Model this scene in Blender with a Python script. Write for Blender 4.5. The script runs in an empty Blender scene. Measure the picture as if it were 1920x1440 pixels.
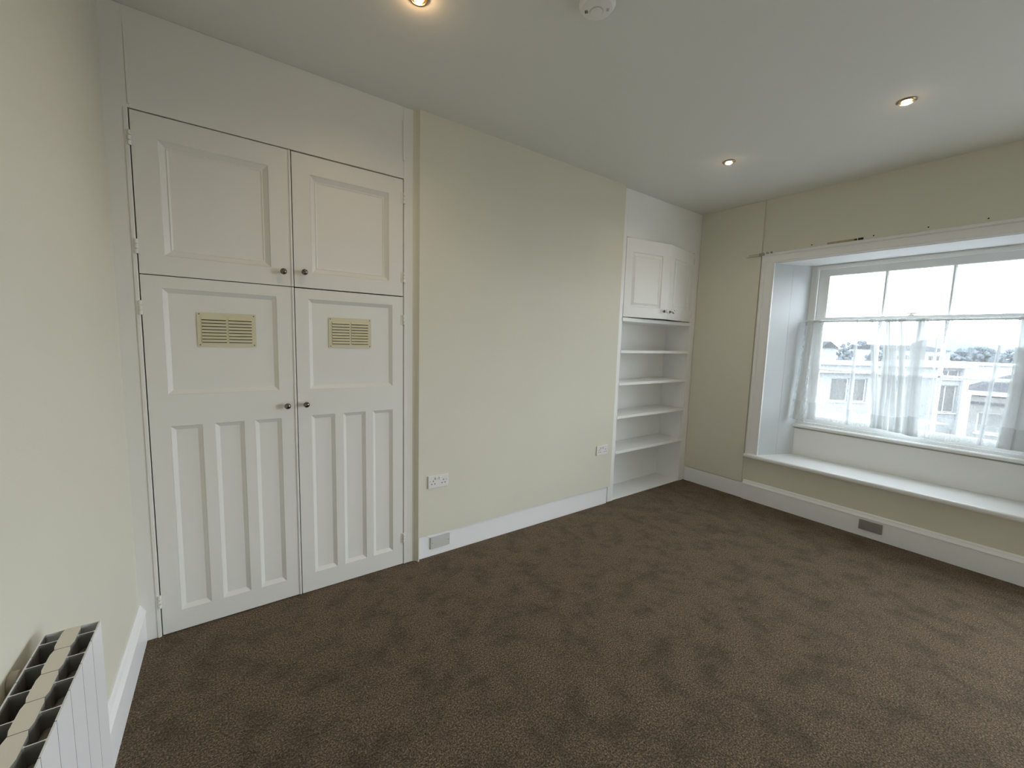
import bpy, bmesh, math, random
from mathutils import Vector, Matrix
random.seed(7)
scene = bpy.context.scene
COL = scene.collection
PI = math.pi

# ------------------------------------------------------------------ camera
YAW, PITCH, ROLL, FPX = 0.62485, -0.10653, 0.02853, 775.99
cam_d = bpy.data.cameras.new('camera'); cam = bpy.data.objects.new('camera', cam_d); COL.objects.link(cam)
fw = Vector((math.sin(YAW)*math.cos(PITCH), math.cos(YAW)*math.cos(PITCH), math.sin(PITCH)))
r0 = Vector((math.cos(YAW), -math.sin(YAW), 0)); u0 = r0.cross(fw)
cr, sr = math.cos(ROLL), math.sin(ROLL)
rt = cr*r0 + sr*u0; up = -sr*r0 + cr*u0
cam.matrix_world = Matrix(((rt.x, up.x, -fw.x, 0), (rt.y, up.y, -fw.y, -2.5143), (rt.z, up.z, -fw.z, 1.5), (0, 0, 0, 1)))
cam_d.sensor_fit = 'HORIZONTAL'; cam_d.sensor_width = 36; cam_d.lens = FPX/1920*36
cam_d.clip_start = 0.02; cam_d.clip_end = 2000
scene.camera = cam

# ------------------------------------------------------------------ light and exposure
scene.view_settings.view_transform = 'Standard'
scene.view_settings.look = 'None'
scene.view_settings.gamma = 1
scene.view_settings.use_curve_mapping = False
scene.view_settings.exposure = 0.18
SKY = 11.0
SPOT_W = 10.0
world = bpy.data.worlds.new('overcast_sky'); scene.world = world; world.use_nodes = True
wn = world.node_tree; wn.nodes.clear()
w_out = wn.nodes.new('ShaderNodeOutputWorld'); w_bg = wn.nodes.new('ShaderNodeBackground')
w_tc = wn.nodes.new('ShaderNodeTexCoord'); w_nz = wn.nodes.new('ShaderNodeTexNoise'); w_rp = wn.nodes.new('ShaderNodeValToRGB')
w_nz.inputs['Scale'].default_value = 2.2; w_nz.inputs['Detail'].default_value = 4
w_rp.color_ramp.elements[0].position = 0.3; w_rp.color_ramp.elements[0].color = (0.80, 0.90, 1.0, 1)
w_rp.color_ramp.elements[1].position = 0.7; w_rp.color_ramp.elements[1].color = (0.90, 0.95, 1.0, 1)
wn.links.new(w_tc.outputs['Generated'], w_nz.inputs['Vector']); wn.links.new(w_nz.outputs['Fac'], w_rp.inputs['Fac'])
wn.links.new(w_rp.outputs['Color'], w_bg.inputs['Color']); w_bg.inputs['Strength'].default_value = SKY
wn.links.new(w_bg.outputs['Background'], w_out.inputs['Surface'])

scene.cycles.max_bounces = 14; scene.cycles.diffuse_bounces = 6; scene.cycles.transparent_max_bounces = 24

# room measures (metres)
XL = -0.3392          # left wall at the cupboard wall
LW = 4.2285           # window wall
H = 2.8532            # ceiling
YB = -6.6             # wall behind the camera
TILT = 0.0229         # the left wall runs slightly out of square

# sky portal in the window opening
pd = bpy.data.lights.new('sky_portal', 'AREA'); pd.shape = 'RECTANGLE'; pd.size = 1.5; pd.size_y = 1.5
pd.cycles.is_portal = True
po = bpy.data.objects.new('sky_portal', pd); COL.objects.link(po)
po.location = (LW+0.47, -1.635, 1.52); po.rotation_euler = (0, PI/2, 0)
po2 = bpy.data.objects.new('sky_portal', pd); COL.objects.link(po2); po2.location = (LW+0.47, -4.15, 1.35); po2.scale = (1.55, 1.65, 1); po2.rotation_euler = (0, PI/2, 0)  # portal for the added unseen opening further along the wall

# ------------------------------------------------------------------ materials
def mat(name, col, rough=0.6, metal=0.0, noise=None, bump=None, spec=0.5, emit=None, var=0.0, coord='Object'):
    m = bpy.data.materials.new(name); m.use_nodes = True
    nt = m.node_tree; b = nt.nodes['Principled BSDF']
    b.inputs['Base Color'].default_value = (*col, 1); b.inputs['Roughness'].default_value = rough
    b.inputs['Metallic'].default_value = metal; b.inputs['Specular IOR Level'].default_value = spec
    tc = nt.nodes.new('ShaderNodeTexCoord')
    if var:
        n = nt.nodes.new('ShaderNodeTexNoise'); n.inputs['Scale'].default_value = noise or 3; n.inputs['Detail'].default_value = 4
        r = nt.nodes.new('ShaderNodeValToRGB')
        r.color_ramp.elements[0].position = 0.3; r.color_ramp.elements[1].position = 0.7
        r.color_ramp.elements[0].color = (*[c*(1-var) for c in col], 1); r.color_ramp.elements[1].color = (*[min(1, c*(1+var)) for c in col], 1)
        nt.links.new(tc.outputs[coord], n.inputs['Vector']); nt.links.new(n.outputs['Fac'], r.inputs['Fac']); nt.links.new(r.outputs['Color'], b.inputs['Base Color'])
    if bump:
        last = None
        for sc, st in bump:
            n = nt.nodes.new('ShaderNodeTexNoise'); n.inputs['Scale'].default_value = sc; n.inputs['Detail'].default_value = 3
            bp = nt.nodes.new('ShaderNodeBump'); bp.inputs['Strength'].default_value = 1; bp.inputs['Distance'].default_value = st
            nt.links.new(tc.outputs[coord], n.inputs['Vector']); nt.links.new(n.outputs['Fac'], bp.inputs['Height'])
            if last: nt.links.new(last.outputs['Normal'], bp.inputs['Normal'])
            last = bp
        nt.links.new(last.outputs['Normal'], b.inputs['Normal'])
    if emit:
        b.inputs['Emission Color'].default_value = (*emit[0], 1); b.inputs['Emission Strength'].default_value = emit[1]
    return m

M = {}
M['wall'] = mat('cream_wall_paint', (0.72, 0.70, 0.60), 0.75, bump=[(1.6, 0.006), (14, 0.0008), (160, 0.0003)], var=0.012, noise=2)
M['ceiling'] = mat('white_ceiling_paint', (0.77, 0.775, 0.74), 0.85, bump=[(1.2, 0.006), (120, 0.0002)])
M['gloss'] = mat('white_gloss_paint', (0.86, 0.865, 0.86), 0.38, bump=[(9, 0.0008), (70, 0.0002)])
M['door'] = mat('white_eggshell_paint', (0.78, 0.77, 0.73), 0.45, bump=[(7, 0.0008), (90, 0.00015)])
M['unit'] = mat('white_shelf_paint', (0.88, 0.88, 0.87), 0.5, bump=[(8, 0.0008)])
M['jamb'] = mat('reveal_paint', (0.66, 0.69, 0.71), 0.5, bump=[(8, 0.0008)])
M['skirting'] = mat('white_skirting_paint', (0.91, 0.92, 0.93), 0.4, bump=[(9, 0.001)])
M['vent'] = mat('cream_plastic', (0.66, 0.62, 0.44), 0.45)
M['dark'] = mat('dark_gap', (0.02, 0.018, 0.015), 0.9)
M['screw'] = mat('screw_metal', (0.16, 0.14, 0.12), 0.5, metal=0.6)
M['knob'] = mat('nickel_knob', (0.20, 0.175, 0.155), 0.2, metal=1.0)
M['chrome'] = mat('chrome', (0.62, 0.60, 0.57), 0.15, metal=1.0)
M['porcelain'] = mat('white_porcelain', (0.85, 0.87, 0.87), 0.15)
M['plastic'] = mat('white_plastic', (0.84, 0.84, 0.82), 0.35)
M['socket'] = mat('socket_plastic', (0.80, 0.78, 0.76), 0.35)
M['greyplate'] = mat('grey_plate_plastic', (0.60, 0.60, 0.58), 0.4)
M['metalplate'] = mat('dull_metal_plate', (0.34, 0.31, 0.29), 0.4, metal=0.3)
M['radiator'] = mat('radiator_enamel', (0.82, 0.82, 0.83), 0.35, bump=[(40, 0.0002)])
M['radcap'] = mat('radiator_top_enamel', (0.80, 0.75, 0.67), 0.4)
M['radin'] = mat('radiator_core', (0.46, 0.41, 0.34), 0.5)
M['radcore'] = mat('dark_radiator_inner', (0.22, 0.215, 0.20), 0.6)  # darker tone for the inner faces of the sections
M['bulb'] = mat('lamp_lens', (1, 0.9, 0.7), 0.3, emit=((1.0, 0.66, 0.28), 22))
M['bulbcool'] = mat('lamp_lens_white', (1, 0.95, 0.9), 0.3, emit=((1.0, 0.93, 0.82), 30))
M['bronze'] = mat('lamp_bezel', (0.45, 0.36, 0.26), 0.28, metal=1.0)
M['gold'] = mat('lamp_reflector', (0.85, 0.62, 0.30), 0.3, metal=0.8)
M['beige'] = mat('bare_plaster', (0.42, 0.37, 0.24), 0.9, var=0.15, noise=30)
M['rail'] = mat('curtain_rail_plastic', (0.36, 0.35, 0.30), 0.5)

def carpet_mat():
    m = bpy.data.materials.new('brown_carpet'); m.use_nodes = True; nt = m.node_tree; b = nt.nodes['Principled BSDF']
    N = nt.nodes.new; L = nt.links.new
    tc = N('ShaderNodeTexCoord')
    def noise(sc, det=2, rough=0.5):
        n = N('ShaderNodeTexNoise'); n.inputs['Scale'].default_value = sc; n.inputs['Detail'].default_value = det
        n.inputs['Roughness'].default_value = rough; L(tc.outputs['Object'], n.inputs['Vector']); return n
    fine = noise(150, 4, 0.8); mid = noise(60, 3); big = noise(6.5, 5, 0.68); huge = noise(1.1, 2)
    rf = N('ShaderNodeValToRGB'); cr_ = rf.color_ramp
    cr_.elements[0].position = 0.40; cr_.elements[0].color = (0.014, 0.008, 0.004, 1)
    cr_.elements[1].position = 0.64; cr_.elements[1].color = (0.42, 0.31, 0.205, 1)
    e = cr_.elements.new(0.5); e.color = (0.098, 0.066, 0.038, 1)
    L(fine.outputs['Fac'], rf.inputs['Fac'])
    # trodden patches of pile: darker where the pile leans
    rb = N('ShaderNodeValToRGB'); rb.color_ramp.elements[0].position = 0.36; rb.color_ramp.elements[0].color = (0.58, 0.56, 0.54, 1)
    rb.color_ramp.elements[1].position = 0.54; rb.color_ramp.elements[1].color = (1.15, 1.15, 1.15, 1); L(big.outputs['Fac'], rb.inputs['Fac'])
    mx = N('ShaderNodeMix'); mx.data_type = 'RGBA'; mx.blend_type = 'MULTIPLY'; mx.inputs['Factor'].default_value = 1
    L(rf.outputs['Color'], mx.inputs[6]); L(rb.outputs['Color'], mx.inputs[7])
    L(mx.outputs[2], b.inputs['Base Color'])
    b.inputs['Roughness'].default_value = 0.95; b.inputs['Specular IOR Level'].default_value = 0.1
    b.inputs['Sheen Weight'].default_value = 0.35; b.inputs['Sheen Roughness'].default_value = 0.5
    b.inputs['Sheen Tint'].default_value = (0.85, 0.70, 0.56, 1)
    b1 = N('ShaderNodeBump'); b1.inputs['Distance'].default_value = 0.010; L(fine.outputs['Fac'], b1.inputs['Height'])
    b2 = N('ShaderNodeBump'); b2.inputs['Distance'].default_value = 0.006; L(mid.outputs['Fac'], b2.inputs['Height']); L(b1.outputs['Normal'], b2.inputs['Normal'])
    b3 = N('ShaderNodeBump'); b3.inputs['Distance'].default_value = 0.02; L(big.outputs['Fac'], b3.inputs['Height']); L(b2.outputs['Normal'], b3.inputs['Normal'])
    L(b3.outputs['Normal'], b.inputs['Normal'])
    return m
M['carpet'] = carpet_mat()

def glass_mat():
    m = bpy.data.materials.new('window_glass'); m.use_nodes = True; nt = m.node_tree; nt.nodes.clear()
    o = nt.nodes.new('ShaderNodeOutputMaterial'); t = nt.nodes.new('ShaderNodeBsdfTransparent'); g = nt.nodes.new('ShaderNodeBsdfGlossy')
    t.inputs['Color'].default_value = (0.95, 0.97, 0.97, 1); g.inputs['Roughness'].default_value = 0.02
    f = nt.nodes.new('ShaderNodeFresnel'); gm = nt.nodes.new('ShaderNodeNewGeometry'); im = nt.nodes.new('ShaderNodeMapRange')
    im.inputs['To Min'].default_value = 1.45; im.inputs['To Max'].default_value = 1/1.45      # same reflectance on both faces of the thin pane
    nt.links.new(gm.outputs['Backfacing'], im.inputs['Value']); nt.links.new(im.outputs[0], f.inputs['IOR']); mx = nt.nodes.new('ShaderNodeMixShader')
    nt.links.new(f.outputs[0], mx.inputs[0]); nt.links.new(t.outputs[0], mx.inputs[1]); nt.links.new(g.outputs[0], mx.inputs[2]); nt.links.new(mx.outputs[0], o.inputs[0])
    return m
M['glass'] = glass_mat()

def veil_mat(name, opacity, col=(0.86, 0.89, 0.90)):
    m = bpy.data.materials.new(name); m.use_nodes = True; nt = m.node_tree; nt.nodes.clear()
    N = nt.nodes.new; L = nt.links.new
    o = N('ShaderNodeOutputMaterial'); t = N('ShaderNodeBsdfTransparent')
    d = N('ShaderNodeBsdfDiffuse'); tr = N('ShaderNodeBsdfTranslucent'); a = N('ShaderNodeMixShader'); mx = N('ShaderNodeMixShader')
    d.inputs['Color'].default_value = (*col, 1); tr.inputs['Color'].default_value = (*[c*0.8 for c in col], 1)
    a.inputs[0].default_value = 0.14; L(d.outputs[0], a.inputs[1]); L(tr.outputs[0], a.inputs[2])
    tc = N('ShaderNodeTexCoord'); mp = N('ShaderNodeMapping'); mp.inputs['Scale'].default_value = (14, 14, 5)
    n = N('ShaderNodeTexNoise'); n.inputs['Scale'].default_value = 3; n.inputs['Detail'].default_value = 3
    mr = N('ShaderNodeMapRange'); mr.inputs['From Min'].default_value = 0.3; mr.inputs['From Max'].default_value = 0.7
    mr.inputs['To Min'].default_value = opacity-0.03; mr.inputs['To Max'].default_value = opacity+0.03
    L(tc.outputs['Object'], mp.inputs['Vector']); L(mp.outputs[0], n.inputs['Vector']); L(n.outputs['Fac'], mr.inputs['Value'])
    L(mr.outputs[0], mx.inputs[0]); L(t.outputs[0], mx.inputs[1]); L(a.outputs[0], mx.inputs[2]); L(mx.outputs[0], o.inputs[0])
    return m
M['veil'] = veil_mat('white_voile', 0.28)
M['pleat'] = veil_mat('gathered_voile', 0.60, (0.86, 0.88, 0.89))
M['stitch'] = veil_mat('hem_thread', 0.45, (0.6, 0.6, 0.62))
M['hem'] = veil_mat('white_voile_hem', 0.22)

# ------------------------------------------------------------------ mesh helpers
class MB:
    def __init__(s): s.v = []; s.f = []; s.sm = []
    def add(s, vs, fs, smooth=False):
        o = len(s.v); s.v += [tuple(p) for p in vs]; s.f += [tuple(i+o for i in f) for f in fs]; s.sm += [smooth]*len(fs); return s
    def box(s, x0, x1, y0, y1, z0, z1):
        x0, x1 = sorted((x0, x1)); y0, y1 = sorted((y0, y1)); z0, z1 = sorted((z0, z1))
        return s.add([(x0,y0,z0),(x1,y0,z0),(x1,y1,z0),(x0,y1,z0),(x0,y0,z1),(x1,y0,z1),(x1,y1,z1),(x0,y1,z1)],
                     [(0,3,2,1),(4,5,6,7),(0,1,5,4),(1,2,6,5),(2,3,7,6),(3,0,4,7)])
    def prism(s, poly, a0, a1, axis, smooth=False):
        """poly: closed 2-D outline in the other two axes, extruded from a0 to a1 along axis"""
        n = len(poly); vs = []
        for a in (a0, a1):
            for (p, q) in poly:
                vs.append((a, p, q) if axis == 0 else (p, a, q) if axis == 1 else (p, q, a))
        fs = [tuple(range(n)), tuple(range(2*n-1, n-1, -1))]
        s.add(vs, fs); o = len(s.v)-2*n
        for i in range(n):
            j = (i+1) % n; s.f.append((o+i, o+n+i, o+n+j, o+j)); s.sm.append(smooth)
        return s
    def lathe(s, prof, c, axis='y', n=24, sgn=1):
        """prof: (radius, distance along axis) pairs"""
        vs = []; fs = []
        for (r, d) in prof:
            for k in range(n):
                a = 2*PI*k/n; p, q = r*math.cos(a), r*math.sin(a)
                vs.append((c[0]+p, c[1]+sgn*d, c[2]+q) if axis == 'y' else (c[0]+p, c[1]+q, c[2]+sgn*d) if axis == 'z' else (c[0]+sgn*d, c[1]+p, c[2]+q))
        for i in range(len(prof)-1):
            for k in range(n):
                k2 = (k+1) % n; fs.append((i*n+k, i*n+k2, (i+1)*n+k2, (i+1)*n+k))
        fs.append(tuple(range(n))); fs.append(tuple((len(prof)-1)*n+k for k in range(n)))
        return s.add(vs, fs, True)
    def ring(s, o, i, yo, yi):
        """sloping picture-frame moulding in the x-z plane: outer rect o at depth yo, inner rect i at depth yi"""
        vs = []
        for (x0, x1, z0, z1), y in ((o, yo), (i, yi)):
            vs += [(x0,y,z0),(x1,y,z0),(x1,y,z1),(x0,y,z1)]
        return s.add(vs, [(k, (k+1) % 4, 4+(k+1) % 4, 4+k) for k in range(4)])
    def build(s, name, m, parent=None, bevel=0.0, seg=2, loc=None, kind=None, label=None):
        me = bpy.data.meshes.new(name); me.from_pydata(s.v, [], s.f); me.validate()
        for p, q in zip(me.polygons, s.sm): p.use_smooth = q
        bm = bmesh.new(); bm.from_mesh(me); bmesh.ops.recalc_face_normals(bm, faces=bm.faces); bm.to_mesh(me); bm.free()
        me.materials.append(m)
        o = bpy.data.objects.new(name, me); COL.objects.link(o)
        if parent: o.parent = parent
        if loc: o.location = loc
        if any(s.sm):
            es = o.modifiers.new('edges', 'EDGE_SPLIT'); es.split_angle = math.radians(38)
        if bevel:
            b = o.modifiers.new('bevel', 'BEVEL'); b.width = bevel; b.segments = seg; b.limit_method = 'ANGLE'; b.angle_limit = math.radians(40)
            b.harden_normals = False
        if kind: o['kind'] = kind
        if label: o['label'] = label
        return o

def grid_ring(mb, rect, holes, y0, y1):
    """slab in the x-z plane between y0 (front) and y1 with rectangular through-holes"""
    X0, X1, Z0, Z1 = rect
    xs = sorted({X0, X1, *[h[0] for h in holes], *[h[1] for h in holes]})
    zs = sorted({Z0, Z1, *[h[2] for h in holes], *[h[3] for h in holes]})
    def solid(i, j):
        if i < 0 or j < 0 or i >= len(xs)-1 or j >= len(zs)-1: return False
        cx, cz = (xs[i]+xs[i+1])/2, (zs[j]+zs[j+1])/2
        return not any(h[0] < cx < h[1] and h[2] < cz < h[3] for h in holes)
    o = len(mb.v); nx, nz = len(xs), len(zs)
    for y in (y0, y1):
        for z in zs:
            for x in xs: mb.v.append((x, y, z))
    I = lambda k, i, j: o + k*nx*nz + j*nx + i
    for i in range(nx-1):
        for j in range(nz-1):
            if not solid(i, j): continue
            fs = [(I(0,i,j), I(0,i+1,j), I(0,i+1,j+1), I(0,i,j+1)), (I(1,i,j), I(1,i,j+1), I(1,i+1,j+1), I(1,i+1,j))]
            if not solid(i-1, j): fs.append((I(0,i,j), I(0,i,j+1), I(1,i,j+1), I(1,i,j)))
            if not solid(i+1, j): fs.append((I(0,i+1,j), I(1,i+1,j), I(1,i+1,j+1), I(0,i+1,j+1)))
            if not solid(i, j-1): fs.append((I(0,i,j), I(1,i,j), I(1,i+1,j), I(0,i+1,j)))
            if not solid(i, j+1): fs.append((I(0,i,j+1), I(0,i+1,j+1), I(1,i+1,j+1), I(1,i,j+1)))
            mb.f += fs; mb.sm += [False]*len(fs)
    return mb

def thing(name, label, cat, loc=(0, 0, 0), rz=0.0, group=None):
    o = bpy.data.objects.new(name, None); COL.objects.link(o); o.empty_display_size = 0.1
    o.location = loc; o.rotation_euler = (0, 0, rz)
    if label: o['label'] = label; o['category'] = cat
    if group: o['group'] = group
    return o
def frame(name, loc=(0, 0, 0), rz=0.0):
    o = thing(name, None, None, loc, rz); o['kind'] = 'structure'; return o
def struct(mb, name, m, loc=(0, 0, 0), rz=0.0, bevel=0.0):
    o = mb.build(name, m, bevel=bevel, kind='structure'); o.location = loc; o.rotation_euler = (0, 0, rz); return o

WIN = ((LW, 0, 0), -PI/2)                      # window-wall frame: x = along the wall, y = outwards
LFT = ((XL, 0, 0), -(PI/2+math.atan(TILT)))    # left-wall frame: x = towards the camera, y = into the room

# ------------------------------------------------------------------ room shell
struct(MB().box(-1.2, LW+0.03, YB-0.1, 0.62, -0.1, 0.0), 'floor', M['carpet'])
struct(MB().box(-1.2, LW+0.6, YB-0.1, 0.75, H, H+0.1), 'ceiling', M['ceiling'])
struct(MB().box(-0.8, 6.7, -0.25, 0.0, 0, H), 'wall_left', M['wall'], *LFT)
struct(MB().box(-0.7, LW+0.1, YB-0.1, YB, 0, H), 'wall_behind_camera', M['wall'])
struct(MB().box(-0.7, LW+0.6, 0.55, 0.7, 0, H), 'wall_back', M['wall'])
# plastered stretch between cupboard and shelf unit, standing 3 cm proud, with a hand-finished lower edge
mb = MB()
zb = lambda x: 0.168 + 0.0035*math.sin(x*3.1+0.5) + 0.0015*math.sin(x*17)
xs = [1.030+0.035*0] + []
poly = [(1.030, 0.0), (1.034, -0.012), (1.043, -0.023), (1.057, -0.030)]
N = 40; X0, X1 = 1.060, 2.952
top = []
for i in range(N+1):
    x = X0+(X1-X0)*i/N; top.append(x)
vs = []
for x in top: vs += [(x, -0.030, zb(x)), (x, -0.030, H), (x, 0.30, zb(x)), (x, -0.0335+0.0035, zb(x)+0.006)]
fs = []
for i in range(N):
    a = 4*i; b = a+4
    fs += [(a, b, b+1, a+1), (a, a+2, b+2, b)]
mb.add(vs, fs)
mb.add([(X1, -0.03, zb(X1)), (X1, 0.3, zb(X1)), (X1, 0.3, H), (X1, -0.03, H)], [(0, 1, 2, 3)])
# hollow left return running down to the carpet, ending in a crisp arris
rp = [(1.026, 0.30), (1.026, 0.001), (1.037, -0.002), (1.046, -0.008), (1.0525, -0.017), (1.056, -0.028), (1.058, -0.0305), (1.064, -0.0305), (1.064, 0.30)]
mb.prism(rp, 0.0, H, 2, smooth=True)
mb.box(1.064, 2.940, 0.012, 0.5, 0, 0.30)
struct(mb, 'wall_middle', M['wall'])
struct(MB().box(1.064, 2.935, -0.010, 0.012, 0, 0.165), 'baseboard_back', M['skirting'], bevel=0.003)

# window wall
OS0, OS1, OZ0, OZ1 = 0.74, 2.53, 0.44, 2.278
mb = MB()
mb.box(-0.75, OS0, 0, 0.5, 0, H).box(OS1, 2.95, 0, 0.5, 0, H).box(5.35, 7.0, 0, 0.5, 0, H).box(2.95, 5.35, 0, 0.5, 2.5, H).box(2.95, 5.35, 0, 0.5, 0, 0.20).box(OS0, OS1, 0, 0.5, OZ1, H).box(OS0, OS1, 0, 0.5, 0, OZ0)  # second opening, out of view, is added to let in more daylight
mb.box(OS0, OS1, 0.39, 0.5, OZ0, 0.745)
struct(mb, 'wall_right', M['wall'], *WIN)
# thin lining board beside the window, proud of the wall
struct(MB().box(0.002, 0.618, -0.016, 0.0, 0.160, H-0.001), 'trim_1', M['wall'], *WIN, bevel=0.003)
mb = MB().box(0.002, 0.632, -0.014, 0, 0, 0.152)
struct(mb, 'baseboard_right', M['skirting'], *WIN, bevel=0.002)
# moulded skirting under the window and beyond
sk = [(0.0, 0.0), (-0.022, 0.0), (-0.022, 0.148), (-0.026, 0.151), (-0.026, 0.156), (-0.020, 0.164), (-0.014, 0.172), (-0.010, 0.184), (-0.004, 0.192), (0.0, 0.192)]
mb = MB(); mb.prism(sk, 0.634, 2.386, 0)
struct(mb, 'baseboard_right.001', M['skirting'], *WIN)
mb = MB(); mb.prism([(a*1.12, b) for a, b in sk], 2.386, 6.5, 0)
struct(mb, 'baseboard_right.002', M['skirting'], *WIN)
# left wall skirting (mirrored profile)
mb = MB(); mb.prism([(-a, b) for a, b in sk], 0.0, 6.5, 0)
struct(mb, 'baseboard_left', M['skirting'], *LFT)

# window reveal: splayed jambs, soffit
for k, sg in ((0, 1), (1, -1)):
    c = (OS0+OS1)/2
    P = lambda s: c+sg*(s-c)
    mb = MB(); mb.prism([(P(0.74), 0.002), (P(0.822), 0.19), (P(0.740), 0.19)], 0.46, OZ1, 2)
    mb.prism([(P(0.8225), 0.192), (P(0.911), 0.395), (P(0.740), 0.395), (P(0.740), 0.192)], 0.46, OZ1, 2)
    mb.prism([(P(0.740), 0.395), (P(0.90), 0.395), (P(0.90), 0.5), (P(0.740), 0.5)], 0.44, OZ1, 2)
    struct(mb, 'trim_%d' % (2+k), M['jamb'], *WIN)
struct(MB().box(OS0, OS1, 0.0, 0.42, OZ1-0.012, OZ1), 'trim_4', M['unit'], *WIN)
# architrave round the opening, stepped profile
def archi(a0, a1):        # profile across the width: (offset from the inner edge, projection)
    return [(0, 0), (0, -0.020), (0.012, -0.022), (0.018, -0.016), (0.075, -0.018), (0.083, -0.028), (0.100, -0.032), (0.108, -0.026), (0.112, -0.012), (0.112, 0.0)]
pr = archi(0, 0)
mb = MB()
mb.prism([(0.742-o, y) for o, y in pr], 0.46, 2.272, 2)
mb.prism([(2.528+o, y) for o, y in pr], 0.46, 2.272, 2)
pz = [(y, 2.272+o*0.86) for o, y in pr]
mb.prism(pz, 0.742-0.112, 2.528+0.112, 0)
struct(mb, 'trim_5', M['gloss'], *WIN)
# window seat: board with rounded nosing, board behind it
ws = thing('window_seat', 'long white painted window seat board with rounded front edge below the window', 'window seat', (LW, -1.635, 0.42), -PI/2)
mb = MB(); S0, S1 = -1.0, 1.0
nose = [(0.41, 0.020), (0.41, 0.040), (-0.040, 0.040), (-0.050, 0.036), (-0.055, 0.028), (-0.055, 0.014), (-0.050, 0.005), (-0.040, 0.000), (0.0, 0.0), (0.0, 0.020)]
mb.prism([(y, z) for y, z in nose[:1]+nose[1:2]+[(0.0, 0.040)]+[(0.0, 0.020)]], -0.893, 0.893, 0)
mb.prism([(0.0, 0.0), (0.0, 0.040), (-0.040, 0.040), (-0.050, 0.036), (-0.055, 0.028), (-0.055, 0.014), (-0.050, 0.005), (-0.040, 0.0)], S0, S1, 0, smooth=False)
mb.build('seat_board', M['gloss'], ws)
MB().box(-0.755, 0.755, 0.368, 0.385, 0.041, 0.300).build('back_board', M['unit'], ws)

# ------------------------------------------------------------------ window
w1 = frame('window_1', *WIN)
C = 1.635
GX = [1.040, 1.440, 1.840, 2.240]; HB = 0.0130      # pane pitch and half muntin
mb = MB()
mb.box(0.885, 0.958, 0.385, 0.47, 0.78, 2.266).box(2.312, 2.385, 0.385, 0.47, 0.78, 2.266).box(0.958, 2.312, 0.385, 0.47, 2.240, 2.266)
mb.box(0.950, 0.968, 0.372, 0.3855, 0.79, 2.252).box(2.302, 2.320, 0.372, 0.3855, 0.79, 2.252).box(0.968, 2.302, 0.372, 0.3855, 2.226, 2.252)
mb.build('window_frame', M['gloss'], w1, bevel=0.002)
mb = MB(); mb.prism([(0.350, 0.735), (0.346, 0.742), (0.346, 0.756), (0.352, 0.764), (0.372, 0.766), (0.374, 0.790), (0.47, 0.792), (0.47, 0.735)], 0.885, 2.385, 0)
mb.build('window_sill', M['gloss'], w1)
def sash(name, y0, y1, z0, z1, gz0, gz1, rows):
    mb = MB(); grid_ring(mb, (0.9585, 2.3115, z0, z1), [(GX[0], GX[3], gz0, gz1)], y0, y1)
    s_ = mb.build(name, M['gloss'], w1, bevel=0.004)
    zs = [gz0+(gz1-gz0)*k/rows for k in range(rows+1)]
    ym = (y0+y1)/2
    def bar(a, b, vert, at):
        # glazing bar with a narrow moulded nose
        h = HB
        pr_ = [(at-h, ym+0.010), (at-h, ym-0.004), (at-h*0.4, y0+0.004), (at+h*0.4, y0+0.004), (at+h, ym-0.004), (at+h, ym+0.010)]
        m_ = MB()
        if vert: m_.prism(pr_, a, b, 2)
        else: m_.prism([(q, p) for p, q in pr_], a, b, 0)
        m_.build('muntin', M['gloss'], s_)
    for g in GX[1:3]: bar(gz0, gz1, True, g)
    for z in zs[1:-1]: bar(GX[0], GX[3], False, z)
    for i in range(3):
        for j in range(rows):
            a0 = GX[i]+(HB if i else 0); a1 = GX[i+1]-(HB if i < 2 else 0)
            b0 = zs[j]+(HB if j else 0); b1 = zs[j+1]-(HB if j < rows-1 else 0)
            MB().box(a0, a1, ym-0.0015, ym+0.0015, b0, b1).build('pane', M['glass'], s_)
    return s_
sash('upper_sash', 0.424, 0.460, 1.748, 2.240, 1.778, 2.168, 1)
sash('lower_sash', 0.386, 0.422, 0.793, 1.788, 0.862, 1.748, 2)
mb = MB(); mb.lathe([(0.022, 0), (0.022, 0.006), (0.010, 0.010), (0.008, 0.018)], (1.63, 0.405, 1.788), 'z', 16); mb.box(1.60, 1.665, 0.398, 0.412, 1.802, 1.810)
mb.build('sash_catch', M['plastic'], w1)

# ------------------------------------------------------------------ café curtain
cu = thing('cafe_curtain', 'sheer white half-height net curtain gathered on a rod across the lower window', 'curtain', (LW, 0, 0), -PI/2)
mb = MB()
def tube(mb, pts, r, n=8):
    vs = []; fs = []
    for i, p in enumerate(pts):
        p = Vector(p); d = (Vector(pts[min(i+1, len(pts)-1)])-Vector(pts[max(i-1, 0)])).normalized()
        a = d.cross(Vector((0, 0, 1))) if abs(d.z) < 0.9 else d.cross(Vector((1, 0, 0)))
        a.normalize(); b = d.cross(a)
        for k in range(n):
            t = 2*PI*k/n; vs.append(p+r*(math.cos(t)*a+math.sin(t)*b))
    for i in range(len(pts)-1):
        for k in range(n):
            k2 = (k+1) % n; fs.append((i*n+k, i*n+k2, (i+1)*n+k2, (i+1)*n+k))
    fs += [tuple(range(n)), tuple((len(pts)-1)*n+k for k in range(n))]
    return mb.add(vs, fs, True)
tube(mb, [(0.895, 0.33, 1.748), (1.63, 0.33, 1.744), (2.375, 0.33, 1.748)], 0.006)
mb.build('curtain_rod', M['plastic'], cu)
NS = 900; S0c, S1c = 0.912, 2.365; ZR0 = 1.760
def hem_z(s): return 0.828+0.010*math.sin(s*5.2+1)+0.006*math.sin(s*13)
def seam_z(s): return 0.975+0.020*math.sin(s*6.3-4.6)+0.010*math.sin(s*14+1)
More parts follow.
